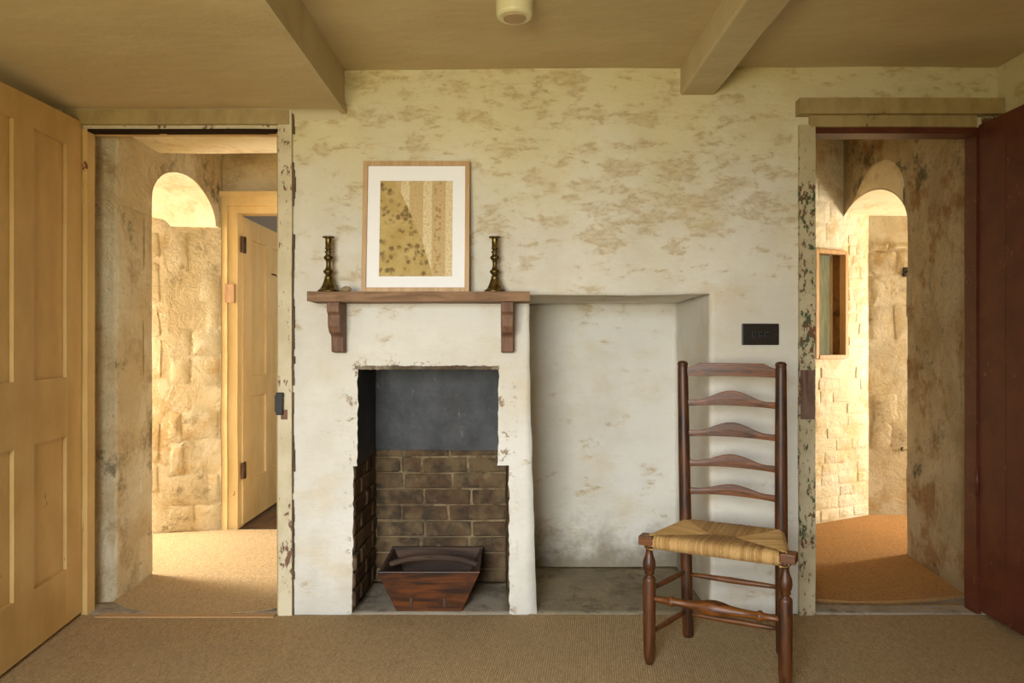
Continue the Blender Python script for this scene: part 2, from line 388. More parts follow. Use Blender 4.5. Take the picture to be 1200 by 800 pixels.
# ceilings: the lowered left bay, the middle and right bays, the boxed beam
SX = -.707; ZL = 2.107; ZM = 2.279
bm = bmesh.new()
quad(bm, (SX, YF, ZM), (XR, YF, ZM), (XR, 0, ZM+.012), (SX, 0, ZM), AMP, .08, flip=True)
quad(bm, (XL, YF, ZL), (SX, YF, ZL), (SX, 0, ZL), (XL, 0, ZL), AMP, .08, flip=True)
ceiling = obj('ceiling', bm, CEIL, smooth=True, **sdk(label='ochre stained plaster ceiling in two levels', cat='ceiling'))
bm = wbox((SX-.012, YF, ZL-.006), (SX+.006, 0, ZM+.02), .004, .08)
obj('step_board', bm, BEAM, ceiling, smooth=False, kind='structure')
bm = wbox((SX-.006, YF, ZL-.012), (SX+.016, 0, ZL+.012), .002, .1)
obj('step_bead', bm, BEAM, ceiling)
bm = bmesh.new()   # rounded cove where the low bay meets the chimney wall and left wall
for k in range(4):
    a0 = k*PI/8; a1 = (k+1)*PI/8; r = .035
    f = lambda a: (r*(1-math.sin(a)), r*(1-math.cos(a)))
    (p, q), (s, t) = f(a0), f(a1)
    quad(bm, (XL, -p+.0, ZL-.0-q), (SX, -p, ZL-q), (SX, -s, ZL-t), (XL, -s, ZL-t), .006, .08)
    quad(bm, (XL+p, YF, ZL-q), (XL+p, 0, ZL-q), (XL+s, 0, ZL-t), (XL+s, YF, ZL-t), .006, .08)
obj('cove', bm, BEAM, ceiling, smooth=True)
bm = wbox((.704, YF, 2.175), (.850, .02, ZM+.03), .006, .06)
obj('beam', bm, BEAM, bevel=.008, **sdk(label='boxed cream painted beam crossing the ceiling right of the white detector', cat='beam'))

# ------------------------------------------------------------------ fireplace
FD = .417
fp = empty('fireplace', (-.34, 0, 0), label='brick-lined fireplace opening with dark slate back, under the wooden mantel shelf', cat='fireplace', kind='structure')
def fobj(name, bm, mat, parent=fp, **k):
    o = obj(name, bm, mat, None, **k); o.parent = parent; o.matrix_parent_inverse = Matrix.Translation((.34, 0, 0)); return o
bm = bmesh.new()    # mortar bed behind the bricks
quad(bm, (FX0-.004, 0, 0), (FX0+.014, FD, 0), (FX0+.014, FD, FZ1+.02), (FX0-.004, 0, FZ1+.005), .01, .03)
quad(bm, (FX0+.014, FD, 0), (FX1-.014, FD, 0), (FX1-.014, FD, FZ1+.02), (FX0+.014, FD, FZ1+.02), .01, .03)
quad(bm, (FX1-.014, FD, 0), (FX1+.004, 0, 0), (FX1+.004, 0, FZ1+.005), (FX1-.014, FD, FZ1+.02), .01, .03)
fobj('mortar', bm, MORT, smooth=True)
def piece(bm_or_none, face, u0, u1, v0, v1, proud, rnd, sink=.004, amp=.0, bev=.009):
    """an irregular stone or brick: 8-corner outline, chamfered, on the surface face(u,v,h)"""
    bm = bmesh.new(); w, h = u1-u0, v1-v0; c = min(w, h)*random.uniform(.05, .12)
    o = [(u0+c, v0), (u1-c, v0), (u1, v0+c), (u1, v1-c), (u1-c, v1), (u0+c, v1), (u0, v1-c), (u0, v0+c)]
    o = [(a+random.uniform(-rnd, rnd), b+random.uniform(-rnd, rnd)) for a, b in o]
    cu, cv = (u0+u1)/2, (v0+v1)/2
    b1 = min(bev, min(w, h)*.25)
    inn = [(a+(cu-a)*min(.45, b1/(w*.5)), b+(cv-b)*min(.45, b1/(h*.5))) for a, b in o]
    t = random.uniform(-.25, .25)*proud
    def P(a, b, hh):
        p = Vector(face(a, b, hh)); return p+fld(p, amp)
    A = [bm.verts.new(P(a, b, -sink)) for a, b in o]
    A2 = [bm.verts.new(P(a, b, proud*.55)) for a, b in o]
    B = [bm.verts.new(P(a, b, proud+t*(a-cu)/w*2+random.uniform(-.1, .1)*proud)) for a, b in inn]
    c0 = bm.verts.new(P(cu, cv, proud*1.06))
    for i in range(8):
        j = (i+1) % 8
        bm.faces.new((A[i], A[j], A2[j], A2[i])); bm.faces.new((A2[i], A2[j], B[j], B[i])); bm.faces.new((B[i], B[j], c0))
    bmesh.ops.recalc_face_normals(bm, faces=bm.faces)
    return bm
# back wall of the hearth, courses measured from the top down
def backf(u, v, h): return (u, FD-h, v)
rows = [(.612, .60)] ; z = .597
lay = [[.13, .10, .22, .16], [.14, .23, .22], [.235, .225, .14], [.13, .22, .235], [.235, .225, .09], [.22, .23, .14], [.15, .22, .22], [.22, .23, .14]]
X0 = FX0+.02; X1 = FX1-.018
zt = .632
for r, lens in enumerate([[.14, .22, .24]]+lay):
    hgt = .030 if r == 0 else .0665
    z1 = zt; z0 = max(zt-hgt, .004); zt = z0-.0095
    if z1-z0 < .02: continue
    x = X0+random.uniform(-.005, .006)
    for i, l in enumerate(lens):
        x1 = min(x+l-.011, X1) if i < len(lens)-1 else X1
        if x1-x > .03:
            fobj('brick', piece(None, backf, x, x1, z0+random.uniform(-.002, .002), z1+random.uniform(-.002, .002), random.uniform(.006, .013), .0035, .01, bev=.007), BRICK)
        x = x+l
def leftf(u, v, h): return (FX0+.002+.014*u/FD+h, u+.004, v)
def rightf(u, v, h): return (FX1-.002-.014*u/FD-h, u+.004, v)
for face, pr in ((leftf, .012), (rightf, .006)):
    zt = .628; k = 0
    while zt > .06:
        z1 = zt; z0 = zt-.0665; zt = z0-.0095
        u = -.001; ls = [.10, .215, .11] if k % 2 else [.2, .11, .11]; k += 1
        for i, l in enumerate(ls):
            u1 = min(u+l-.010, FD-.012)
            if u1-u > .03: fobj('brick', piece(None, face, u+.002, u1, z0, z1, random.uniform(.5, 1)*pr, .003, .01, bev=.007), BRICK)
            u += l
bm = bmesh.new()   # slate-dark upper flue: back, cheeks, and the underside seen above
quad(bm, (GX0-.002, FD-.022, FZ1+.006), (GX1+.05, FD-.022, FZ1+.006), (GX1+.05, FD-.022, 1.3), (GX0-.002, FD-.022, 1.3), .008, .04)
quad(bm, (GX0-.002, FD-.022, FZ1+.006), (GX0-.002, FD+.02, FZ1+.006), (GX1+.05, FD+.02, FZ1+.006), (GX1+.05, FD-.022, FZ1+.006), .008, .04)
fobj('slate_back', bm, SLATE, smooth=False)
bm = bmesh.new()
quad(bm, (GX0, 0, FZ1), (GX0+.006, FD, FZ1), (GX0+.006, FD, 1.3), (GX0, 0, 1.3), .008, .04)
quad(bm, (GX1+.012, FD, FZ1), (GX1, 0, FZ1), (GX1, 0, 1.3), (GX1+.012, FD, 1.3), .008, .04)
quad(bm, (GX0, .0, GZ1), (GX1, .0, GZ1), (GX1, .15, GZ1+.02), (GX0, .15, GZ1+.02), .008, .04)
quad(bm, (GX0, 0, FZ1), (GX0+.006, FD, FZ1), (FX0, FD, FZ1+.004), (FX0, 0, FZ1+.004), .004, .04)
quad(bm, (GX1, 0, FZ1), (GX1, FD, FZ1), (FX1, FD, FZ1+.004), (FX1, 0, FZ1+.004), .004, .04)
quad(bm, (GX0-.1, 0, 1.3), (GX1+.1, 0, 1.3), (GX1+.1, FD, 1.3), (GX0-.1, FD, 1.3), 0, .2)
fobj('flue', bm, SLATE, smooth=True)
# charred timber lintel edge with flaking plaster
bm = bmesh.new()
n = 60
for i in range(n):
    x = GX0-.006+(GX1-GX0+.008)*i/n; x1 = x+(GX1-GX0+.01)/n+.001
    t = .004+.010*abs(noise.noise(Vector((x*11, 2, 0))))+.004*random.random()
    box(bm, (x, -.006-.004*random.random(), GZ1-.008-.003*random.random()), (x1, .03, GZ1-.002+t))
fobj('lintel_edge', bm, mat_stone('charred_lintel', (96, 82, 66), (46, 38, 30), (176, 160, 134), (90, 66, 46), 8, .4), merge=False)
bm = wbox((FX0-.01, -.004, -.011), (FX1+.01, FD+.01, .004), .003, .05)
fobj('hearth_slab', bm, SLAB, smooth=True)
bm = wbox((AX0+.0, -.004, -.011), (AX1+.01, AD+.01, .005), .004, .05)
obj('floor_recess', bm, mat_stone('recess_flag', (128, 116, 94), (74, 66, 52), (150, 136, 108), (104, 90, 66), 2, .4), smooth=True, **sdk(label='grey worn flagstone in the recess behind the ladder-back chair', cat='flagstone'))

# ------------------------------------------------------------------ left lobby
LB = .006
def arch_wall(bm, X, y0, y1, spring0, crown, ztop, depth, sgn, springf=None, amp=LB):
    """side wall at X(y) with an arched embrasure from y0 to y1, soffit extruded by depth outward"""
    n = 18
    yc = (y0+y1)/2; hw = (y1-y0)/2
    def az(y):
        t = (y-yc)/hw; t = max(-1, min(1, t))
        return spring0+(crown-spring0)*math.sqrt(max(0, 1-abs(t)**(2.1 if t*sgn > 0 else 1.75)))
    ys = [yc-hw*math.cos(PI*i/n) for i in range(n+1)]
    m = 8
    for i in range(n):
        a, b = ys[i], ys[i+1]
        for j in range(m):
            f0, f1 = j/m, (j+1)/m
            P = lambda y, f: Vector((X(y), y, az(y)*(1-f)+ztop*f))
            vs = [P(a, f0), P(b, f0), P(b, f1), P(a, f1)]
            bm.faces.new([bm.verts.new(v+fld(v, amp)) for v in vs])
    return ys, az
def XSL(y):
    if y < .12: return -1.85
    if y < .15: return -1.85+.104*(y-.12)/.03
    return -1.746-.019*min(1, (y-.15)/.37)-.010*max(0, (y-.52)/.88)
def leftside(u, v, h): return (XSL(u)+h, u, v)
bm = bmesh.new()
surf(bm, lambda y, z: (XSL(y), y, z), [0, .06, .12, .15]+lin(.19, .52, .04), lin(0, 2.45, .05), LB)
yl, azl = arch_wall(bm, XSL, .52, 1.31, 1.84, 2.048, 2.45, .8, -1)
quad(bm, (XSL(1.31), 1.31, 1.84), (XSL(1.4), 1.41, 1.84), (XSL(1.4), 1.41, 2.45), (XSL(1.31), 1.31, 2.45), LB)
quad(bm, (XSL(.52), .52, 0), (-3.3, .56, 0), (-3.3, .56, 2.45), (XSL(.52), .52, 2.45), LB, .08)
wl = obj('wall_lobby_left', bm, ST_L, smooth=True, **sdk(label='old stone and plaster reveal just inside the left doorway', cat='wall'))
bm = bmesh.new()
ysf = yl+[1.4, 1.6]
surf(bm, lambda y, t: (XSL(min(y, 1.4))-t, y, azl(min(y, 1.31))), ysf, lin(0, 1.5, .05), LB)
obj('arch_soffit', bm, SOFF, wl, smooth=True)
# far jamb of the embrasure
JL = [(-1.768, 1.372), (-2.09, 1.30), (-2.40, 1.265), (-3.35, 1.30)]
def poly_face(pts):
    d = [0]
    for a, b in zip(pts, pts[1:]): d.append(d[-1]+math.hypot(b[0]-a[0], b[1]-a[1]))
    def f(u, v, h=0):
        for i in range(len(pts)-1):
            if u <= d[i+1] or i == len(pts)-2:
                t = (u-d[i])/(d[i+1]-d[i]); ax, ay = pts[i]; bx, by = pts[i+1]
                tx, ty = (bx-ax)/(d[i+1]-d[i]), (by-ay)/(d[i+1]-d[i]); s = -1 if f.fl else 1
                return (ax+(bx-ax)*t-ty*h*s, ay+(by-ay)*t+tx*h*s, v)
    f.fl = False
    return f, d
jf, jd = poly_face(JL)
bm = bmesh.new(); surf(bm, lambda u, v: jf(u, v), multi(jd, .04), lin(0, 2.2, .05), LB)
wj = obj('wall_lobby_embrasure', bm, ST_F, smooth=True, **sdk(label='honey stone jamb under the arch seen through the left doorway', cat='wall'))
# end wall of the left embrasure, round its window
def endwall(name, X, y0, y1, wz0, wz1, wy0, wy1, label):
    bm = bmesh.new()
    surf(bm, lambda y, z: (X, y, z), multi([y0, wy0, wy1, y1], .2), multi([0, wz0, wz1, 2.45], .2), 0, lambda y, z: wy0 < y < wy1 and wz0 < z < wz1)
    obj(name, bm, ST_F, **sdk(label=label, cat='wall'))
endwall('wall_lobby_window', -3.2, .55, 1.6, .7, 1.95, .66, 1.32, 'window end of the left embrasure, hidden by the reveal')
# far wall with the small cream door
YW = 1.415; DX0, DX1, DZ = -1.705, -.88, 1.945
bm = bmesh.new()
surf(bm, lambda x, z: (x, YW, z), multi([-1.80, DX0, DX1, -.55], .05), multi([0, DZ, 2.45], .05), LB, lambda x, z: DX0 < x < DX1 and z < DZ)
quad(bm, (-.60, .6, 0), (-.60, YW, 0), (-.60, YW, 2.45), (-.60, .6, 2.45), LB, .1)
quad(bm, (-1.85, .6, 2.09), (-.55, .6, 2.09), (-.55, .6, 2.45), (-1.85, .6, 2.45), LB, .08)
quad(bm, (-.975, .6, 0), (-.6, .6, 0), (-.6, .6, 2.45), (-.975, .6, 2.45), LB, .1)
obj('wall_lobby_far', bm, ST_L, smooth=True, **sdk(label='stained plaster wall round the inner cream door, seen through the left doorway', cat='wall'))
bm = bmesh.new()
quad(bm, (-1.87, 0, 2.085), (-.96, 0, 2.085), (-.96, .6, 2.09), (-1.87, .6, 2.09), LB, .05, flip=True)
obj('ceiling_lobby_lintel', bm, SOFF, smooth=True, **sdk(label='pale plaster soffit over the left doorway', cat='ceiling'))
bm = bmesh.new()
quad(bm, (-3.4, .55, 2.45), (-.5, .55, 2.45), (-.5, 4, 2.45), (-3.4, 4, 2.45), 0, .5)
obj('ceiling_lobby_left', bm, CEIL, **sdk(label='plaster ceiling of the left lobby', cat='ceiling'))
# room beyond
bm = bmesh.new()
quad(bm, (-2.4, 3.4, 0), (.5, 3.4, 0), (.5, 3.4, 2.45), (-2.4, 3.4, 2.45), 0, .5)
quad(bm, (-1.82, YW, 0), (-1.82, 3.4, 0), (-1.82, 3.4, 2.45), (-1.82, YW, 2.45), 0, .5)
quad(bm, (.5, YW, 0), (.5, 3.4, 0), (.5, 3.4, 2.45), (.5, YW, 2.45), 0, .5)
quad(bm, (-.55, YW+.02, 0), (.5, YW+.02, 0), (.5, YW+.02, 2.45), (-.55, YW+.02, 2.45), 0, .5)
quad(bm, (-.5, YW, 2.449), (.5, YW, 2.449), (.5, 4, 2.449), (-.5, 4, 2.449), 0, .5)
wfar = obj('wall_far_room', bm, GREY, **sdk(label='grey boarded wall of the room past the cream door', cat='wall'))
for k in range(12):
    obj('board', nbox((-1.79+k*.14, 3.38, 0), (-1.79+k*.14+.132, 3.395, 2.44)), GREY, wfar, bevel=.004)
bm = bmesh.new(); quad(bm, (-1.8, YW+.04, -.006), (.5, YW+.04, -.006), (.5, 3.4, -.006), (-1.8, 3.4, -.006), 0, .5)
obj('floor_far_room', bm, DARKFL, **sdk(label='dark boards beyond the inner cream door', cat='floor'))

# stones and blocks on the lobby walls
def courses(parent, mat, face, u0, u1, z0, z1, hs, ws, proud, rnd, ok, name='stone', joint=.012, amp=LB, bev=.012, skipp=0, limit=300):
    z = z0; n = 0
    while z < z1-.03:
        h = random.uniform(*hs); zz = min(z+h, z1); u = u0-random.uniform(0, ws[0]*.6)
        while u < u1-.02:
            w = random.uniform(*ws); a, b = max(u, u0), min(u+w, u1); u += w
            if b-a < .05 or zz-z < .03 or random.random() < skipp: continue
            if all(ok(p, q) for p in (a, b, (a+b)/2) for q in (z, zz, (z+zz)/2)) and n < limit:
                obj(name, piece(None, face, a+joint/2, b-joint/2, z+joint/2, zz-joint/2, random.uniform(*proud), rnd, .006, amp, bev), mat, parent, smooth='crisp'); n += 1
        z = zz
courses(wl, ST_L, leftside, .17, .518, .01, 2.05, (.20, .33), (.2, .36), (.003, .006), .008, lambda u, z: True, joint=.008, bev=.008, skipp=.35)
courses(wl, ST_L, leftside, .52, 1.40, 1.9, 2.4, (.15, .2), (.16, .26), (.001, .004), .006, lambda u, z: z > azl(u)+.03, joint=.008, bev=.005)
for ua, ub in ((.01, .30), (.345, .60)):
    courses(wj, ST_F, lambda u, v, h: (jf(u, v, 0)[0], jf(u, v, 0)[1]-h, v), ua, ub, .01, 1.80, (.14, .27), (.15, .30), (.003, .007), .012, lambda u, z: True, joint=.010, bev=.010, skipp=.35)

# ------------------------------------------------------------------ right lobby
XSR = lambda y: 2.03+.1106*min(max(y, 0), .86)+.018*max(0, y-.86)
def rightside(u, v, h): return (XSR(u)-h, u, v)
LY = lambda x: 1.514+.5376*(x-1.895)
RA0, RA1 = .864, 1.74
bm = bmesh.new()
surf(bm, lambda y, z: (XSR(y), y, z), lin(.0, RA0, .04), lin(0, 2.5, .05), LB)
yr, azr = arch_wall(bm, XSR, RA0, RA1, 1.80, 2.045, 2.5, .8, 1)
quad(bm, (XSR(RA0), RA0, 0), (4.0, RA0-.05, 0), (4.0, RA0-.05, 2.45), (XSR(RA0), RA0, 2.45), LB, .08)
wr = obj('wall_lobby_right', bm, ST_R, smooth=True, **sdk(label='rough brown rubble side wall inside the right doorway, with an arched opening', cat='wall'))
bm = bmesh.new()
surf(bm, lambda y, t: (XSR(min(y, 1.7))+t, y, azr(min(y, 1.6))), yr+[1.9, 2.05, 2.3], lin(0, 1.85, .05), LB)
obj('arch_soffit', bm, SOFF, wr, smooth=True)
# smooth plaster patch round the arch
bm = bmesh.new()
outer = []
N = 22
for i in range(N+1):
    y = .885+(1.50-.885)*i/N; lo = azr(y)
    hi = 1.99+.21*math.sin(PI*min(1, i/N*1.05))**.55+.012*noise.noise(Vector((y*9, 0, 0)))
    outer.append((y, lo, max(hi, lo+.005)))
rows_ = []
for y, lo, hi in outer:
    rows_.append([bm.verts.new(Vector(rightside(y, lo+(hi-lo)*k/6, .010 if 0 < k < 6 and 0 < y else -.003))+fld(Vector(rightside(y, lo+(hi-lo)*k/6, 0)), LB)) for k in range(7)])
for a, b in zip(rows_, rows_[1:]):
    for k in range(6): bm.faces.new((a[k], b[k], b[k+1], a[k+1]))
obj('plaster_patch', bm, mat_stone('smooth_repair_plaster', (212, 192, 150), (186, 164, 122), (222, 204, 164), (198, 172, 126), 7, .15), wr, smooth=True)
# back wall with the little window
dl = math.hypot(1, .5376)
BX0 = 1.22; P0 = (BX0, LY(BX0)); P1 = (2.36, LY(2.36))
bf, bd = poly_face([P0, P1, (2.70, 1.768), (4.0, 1.80)])
U = lambda x: (x-BX0)*dl
wu0, wu1, wz0, wz1 = U(1.905), U(2.150), 1.055, 1.72
bm = bmesh.new()
surf(bm, lambda u, v: bf(u, v), multi([0, wu0, wu1, bd[1]], .04), multi([0, wz0, wz1, 2.5], .04), LB, lambda u, v: wu0 < u < wu1 and wz0 < v < wz1)
wb = obj('wall_lobby_lit', bm, LIME, smooth=True, **sdk(label='sunlit whitewashed brick wall with a small window, through the right doorway', cat='wall'))
bm = bmesh.new()
surf(bm, lambda u, v: bf(u, v), multi([bd[1], bd[2], bd[3]], .04), lin(0, 2.3, .05), LB)
wjr = obj('wall_lobby_jamb', bm, ST_F, smooth=True, **sdk(label='shaded ochre stone jamb between the lit wall and the rubble wall', cat='wall'))
def litf(u, v, h):
    a = bf(u, v, 0); nx, ny = .5376/dl, -1/dl
    return (a[0]+nx*h, a[1]+ny*h, v)
okw = lambda u, z: not (wu0-.03 < u < wu1+.03 and wz0-.04 < z < wz1+.04)
courses(wb, LIME, litf, U(1.78), bd[1]-.02, .01, 1.02, (.068, .082), (.12, .24), (.003, .006), .006, okw, 'brick', .009, LB, .005, .2)
courses(wb, LIME, litf, U(2.18), bd[1]-.02, 1.05, 1.85, (.068, .082), (.10, .2), (.003, .006), .006, okw, 'brick', .009, LB, .005, .2)
courses(wb, LIME, litf, U(1.78), U(2.1), 1.78, 2.4, (.10, .16), (.12, .24), (.001, .004), .006, okw, 'brick', .008, LB, .004, .2)
courses(wjr, ST_F, lambda u, v, h: (bf(u, v)[0], bf(u, v)[1]-h, v), bd[1]+.02, bd[2]+.1, .01, 1.8, (.12, .24), (.12, .22), (.004, .009), .014, lambda u, z: True, 'stone', .010, LB, .012, .3)
courses(wr, ST_R, rightside, .09, RA0-.005, .01, 2.4, (.14, .28), (.16, .34), (.004, .009), .018, lambda u, z: not (u > .8 and z > 1.6), 'stone', .010, LB, .012, .25)
courses(wr, ST_R, rightside, RA0, 1.64, 2.05, 2.5, (.12, .16), (.14, .24), (.003, .012), .01, lambda u, z: z > azr(u)+.2, 'stone', .016, LB, .012)
# the little window's recess, frame and glass
win = empty('window_1', (0, 0, 0), label='small green-paned window in a wooden rim, in the sunlit wall past the right doorway', cat='window', kind='structure')
def wface(u, v, h): return litf(u, v, h)
def wprism(name, u0, u1, v0, v1, h0, h1, mat, bev=.003, parent=win, label=None):
    bm = bmesh.new()
    vs = [bm.verts.new(wface(u, v, h)) for u, v, h in ((u0,v0,h0),(u1,v0,h0),(u1,v0,h1),(u0,v0,h1),(u0,v1,h0),(u1,v1,h0),(u1,v1,h1),(u0,v1,h1))]
    for f in ((0,3,2,1),(4,5,6,7),(0,1,5,4),(1,2,6,5),(2,3,7,6),(3,0,4,7)): bm.faces.new([vs[i] for i in f])
    bmesh.ops.recalc_face_normals(bm, faces=bm.faces)
    return obj(name, bm, mat, parent, bevel=bev, label=label)
RIM = mat_wood('pale_window_rim', (206, 164, 102), (180, 136, 78), 'Z', .6)
RUST = mat_stone('rusty_reveal', (124, 84, 46), (70, 46, 26), (150, 108, 62), (108, 66, 32), 11, .5)
e = .018
wprism('rim', wu0-.012, wu0+e, wz0-.012, wz1+.012, -.03, .016, RIM)
wprism('rim', wu1-e*.6, wu1+.016, wz0-.012, wz1+.012, -.03, .016, RIM)
wprism('rim', wu0+e, wu1-e*.6, wz1-e*.6, wz1+.014, -.03, .016, RIM)
wprism('rim', wu0+e, wu1-e*.6, wz0-.016, wz0+e*.6, -.03, .02, RIM)
wprism('reveal', wu1-.010, wu1+.03, wz0, wz1, -.095, -.03, RUST)
wprism('reveal', wu0-.03, wu0+.008, wz0, wz1, -.095, -.03, RUST)
wprism('reveal', wu0, wu1, wz1-.006, wz1+.03, -.095, -.03, RUST)
wprism('reveal', wu0, wu1, wz0-.03, wz0+.006, -.095, -.03, RUST)
wprism('sash', wu1-.028, wu1-.010, wz0+.01, wz1-.01, -.094, -.080, DOORC)
wprism('pane', wu0+.008, wu1-.028, wz0+.006, wz1-.006, -.092, -.088, GREENG, 0)
bm = bmesh.new()   # ground outside, beyond the pane
# rest of the right lobby
quad(bm, (RDX0-.05, .1, 0), (RDX0-.05, 1.3, 0), (RDX0-.05, 1.3, 2.5), (RDX0-.05, .1, 2.5), LB, .08)
obj('wall_lobby_inner', bm, ST_R, smooth=True, **sdk(label='inner side of the right lobby hidden by the door frame', cat='wall'))
bm = bmesh.new(); quad(bm, (1.1, .0, 2.47), (4.1, .0, 2.47), (4.1, 2.4, 2.47), (1.1, 2.4, 2.47), 0, .1)
obj('ceiling_lobby_right', bm, SOFF, **sdk(label='pale ceiling of the right lobby', cat='ceiling'))
endwall('wall_lobby_light', 3.86, .7, 2.1, .35, 1.6, 1.36, 1.76, 'window end of the right embrasure, hidden by the rubble wall')
# iron hook and pull on the shaded jamb
t = empty('iron_catch', (0, 0, 0), label='small metal catch low on the shaded jamb through the right doorway', cat='catch')
p = Vector((2.585, 1.745, .44)); bm = bmesh.new(); lathe(bm, [(0, .022), (.006, .022), (.008, .012), (.02, .012)], p+Vector((0, .03, 0)), (0, -1, 0), 16); obj('rose', bm, IRON, t, smooth=True)
bm = bmesh.new(); tube(bm, [p+Vector((0, .01, 0)), p+Vector((0, -.03, .0)), p+Vector((.005, -.05, .02)), p+Vector((.01, -.05, .05))], .009); obj('lever', bm, WHITE, t, smooth=True)
t = empty('wall_hook', (0, 0, 0), label='small iron hook high on the shaded jamb through the right doorway', cat='hook')
p = Vector((2.595, 1.74, 1.61)); obj('plate', nbox(p+Vector((-.012, 0, -.03)), p+Vector((.012, .03, .03))), IRON, t, bevel=.002)
bm = bmesh.new(); tube(bm, [p, p+Vector((0, -.03, -.01)), p+Vector((0, -.045, .015))], .006); obj('hook', bm, IRON, t, smooth=True)

# ------------------------------------------------------------------ floors: carpets and thresholds
bm = bmesh.new()
surf(bm, lambda x, y: (x, y+(.004*noise.noise(Vector((x*3, 0, 0))) if y > -.02 else 0), .004), lin(XL+.01, XR-.01, .1), lin(YF, -.012, .1), 0)
bmesh.ops.solidify(bm, geom=bm.faces[:], thickness=.012)
obj('sisal_carpet', bm, SISAL, label='brown woven sisal carpet covering the room floor in front of the fireplace', cat='carpet')
obj('carpet_binding', nbox((-1.72, -.045, .003), (-.985, -.008, .0085)), TAPE, label='brown binding strip at the carpet edge in the left doorway', cat='strip')
def outline_mat(name, pts, z0, z1, mat, **k):
    bm = bmesh.new(); prism(bm, pts, lambda a, b, t: (a, b, t), z0, z1); return obj(name, bm, mat, **k)
def G(px, py, z=0):   # floor point seen at a pixel
    d = (CZ-z)*F/(py-404); return ((px-600)/F*d, d+CY)
lo = [G(133, 706), G(150, 714), G(180, 720.0), G(215, 720.5), G(262, 720.2), G(300, 718), G(333, 711)]
lo = [(x, max(y, .003)) for x, y in lo]
pts = lo+[(-.62, .62), (-.61, 1.40), (-1.76, 1.38), (-2.09, 1.29), (-2.4, 1.255), (-3.15, 1.28), (-3.15, .58), (-1.765, .52), (-1.752, .2)]
outline_mat('lobby_carpet', pts, -.010, .006, SISAL2, label='sunlit sisal carpet with curved front edge inside the left doorway', cat='carpet')
ro = [G(948, 702), G(1000, 706), G(1050, 705), G(1100, 701.5), G(1131, 697)]
pts = ro+[(2.118, RA0), (3.8, .84), (3.8, 1.79), (2.70, 1.765), (2.36, LY(2.36)-.005), (BX0+.03, LY(BX0+.03))]
outline_mat('coir_mat', pts, -.010, .006, COIR, label='orange-brown coir matting in the right lobby', cat='mat')
for i, (x0, x1, a, b, lb) in enumerate(((-1.86, -1.36, -.005, .14, 'grey worn stone at the foot of the left reveal'), (-1.36, -.975, -.005, .12, 'low worn threshold stone under the left doorway'), (1.25, 2.10, -.005, .12, 'long stone threshold in front of the orange-brown mat'))):
    obj('trim_%d' % (i+7), wbox((x0, a, -.012), (x1, b, .0035 if i < 2 else .004), .004, .04), SLAB, smooth=True, **sdk(label=lb, cat='threshold'))

# ------------------------------------------------------------------ door frames
def bar(name, parent, lo, hi, mat, bev=.004, amp=.003, **k):
    return obj(name, wbox(lo, hi, amp, .05), mat, parent, bevel=0, **k)
t1 = empty('trim_1', label='chipped olive-cream wooden frame round the left doorway', cat='door frame', kind='structure')
bar('head_board', t1, (-1.865, -.026, 2.045), (-.925, .03, 2.108), FRAME)
bar('head_stop', t1, (-1.80, -.006, 2.028), (-.955, .05, 2.046), FRAMEG)
obj('gap', wbox((-1.79, -.010, 2.020), (-.97, .04, 2.030), .002, .05), GAP, t1)
bar('post', t1, (-.972, -.022, 0), (-.916, .09, 2.105), FRAMEG)
bm = bmesh.new()
for k in range(70):
    z = 2.10*k/70; w = max(0, .004+.012*noise.noise(Vector((z*7, 4, 2)))+.006*noise.noise(Vector((z*31, 4, 2))))
    if w > .001: box(bm, (-.917, -.008-.002*random.random(), z), (-.915+w, .01, z+.031))
obj('plaster_gap', bm, mat_wood('crumbled_plaster_gap', (110, 86, 60), (70, 52, 36), 'Z', .9), t1, merge=False, kind='stuff')
bar('inner_stop', t1, (-.985, .004, 0), (-.970, .05, 2.03), FRAME)
bar('post', t1, (-1.862, -.014, 0), (-1.800, .02, 2.05), FRAME)
bar('hinge_jamb', t1, (-1.802, -.010, 0), (-1.772, .045, 2.03), DOORY)
bar('head_lining', t1, (-1.775, .03, 2.02), (-.975, .07, 2.035), DOORY)
t2 = empty('trim_2', label='flaking cream frame with red inner lining round the right doorway', cat='door frame', kind='structure')
x0 = (934-600)/280
bar('post', t2, (1.196, -.020, 0), (1.262, .06, 2.045), FRAMER)
bar('head_board', t2, (1.186, -.050, 2.082), (2.026, .02, 2.146), FRAME)
bar('head_rail', t2, (1.24, -.022, 2.036), (1.93, .04, 2.084), FRAME)
bar('head_lining', t2, (1.258, -.006, 2.012), (1.955, .08, 2.038), DOORR)
bar('hinge_jamb', t2, (1.940, -.004, 0), (1.966, .075, 2.02), DOORR)
obj('old_lock_patch', wbox((1.200, -.0235, .82), (1.258, -.019, 1.025), .001, .05), mat_wood('bare_brown_patch', (120, 92, 76), (88, 62, 48), 'Z', .8), t2)
bar('post', t2, (1.962, -.012, 0), (2.03, .05, 2.085), FRAMER)
obj('gap', wbox((1.262, .02, 0), (1.268, .10, 2.02), .001, .05), GAP, t2)

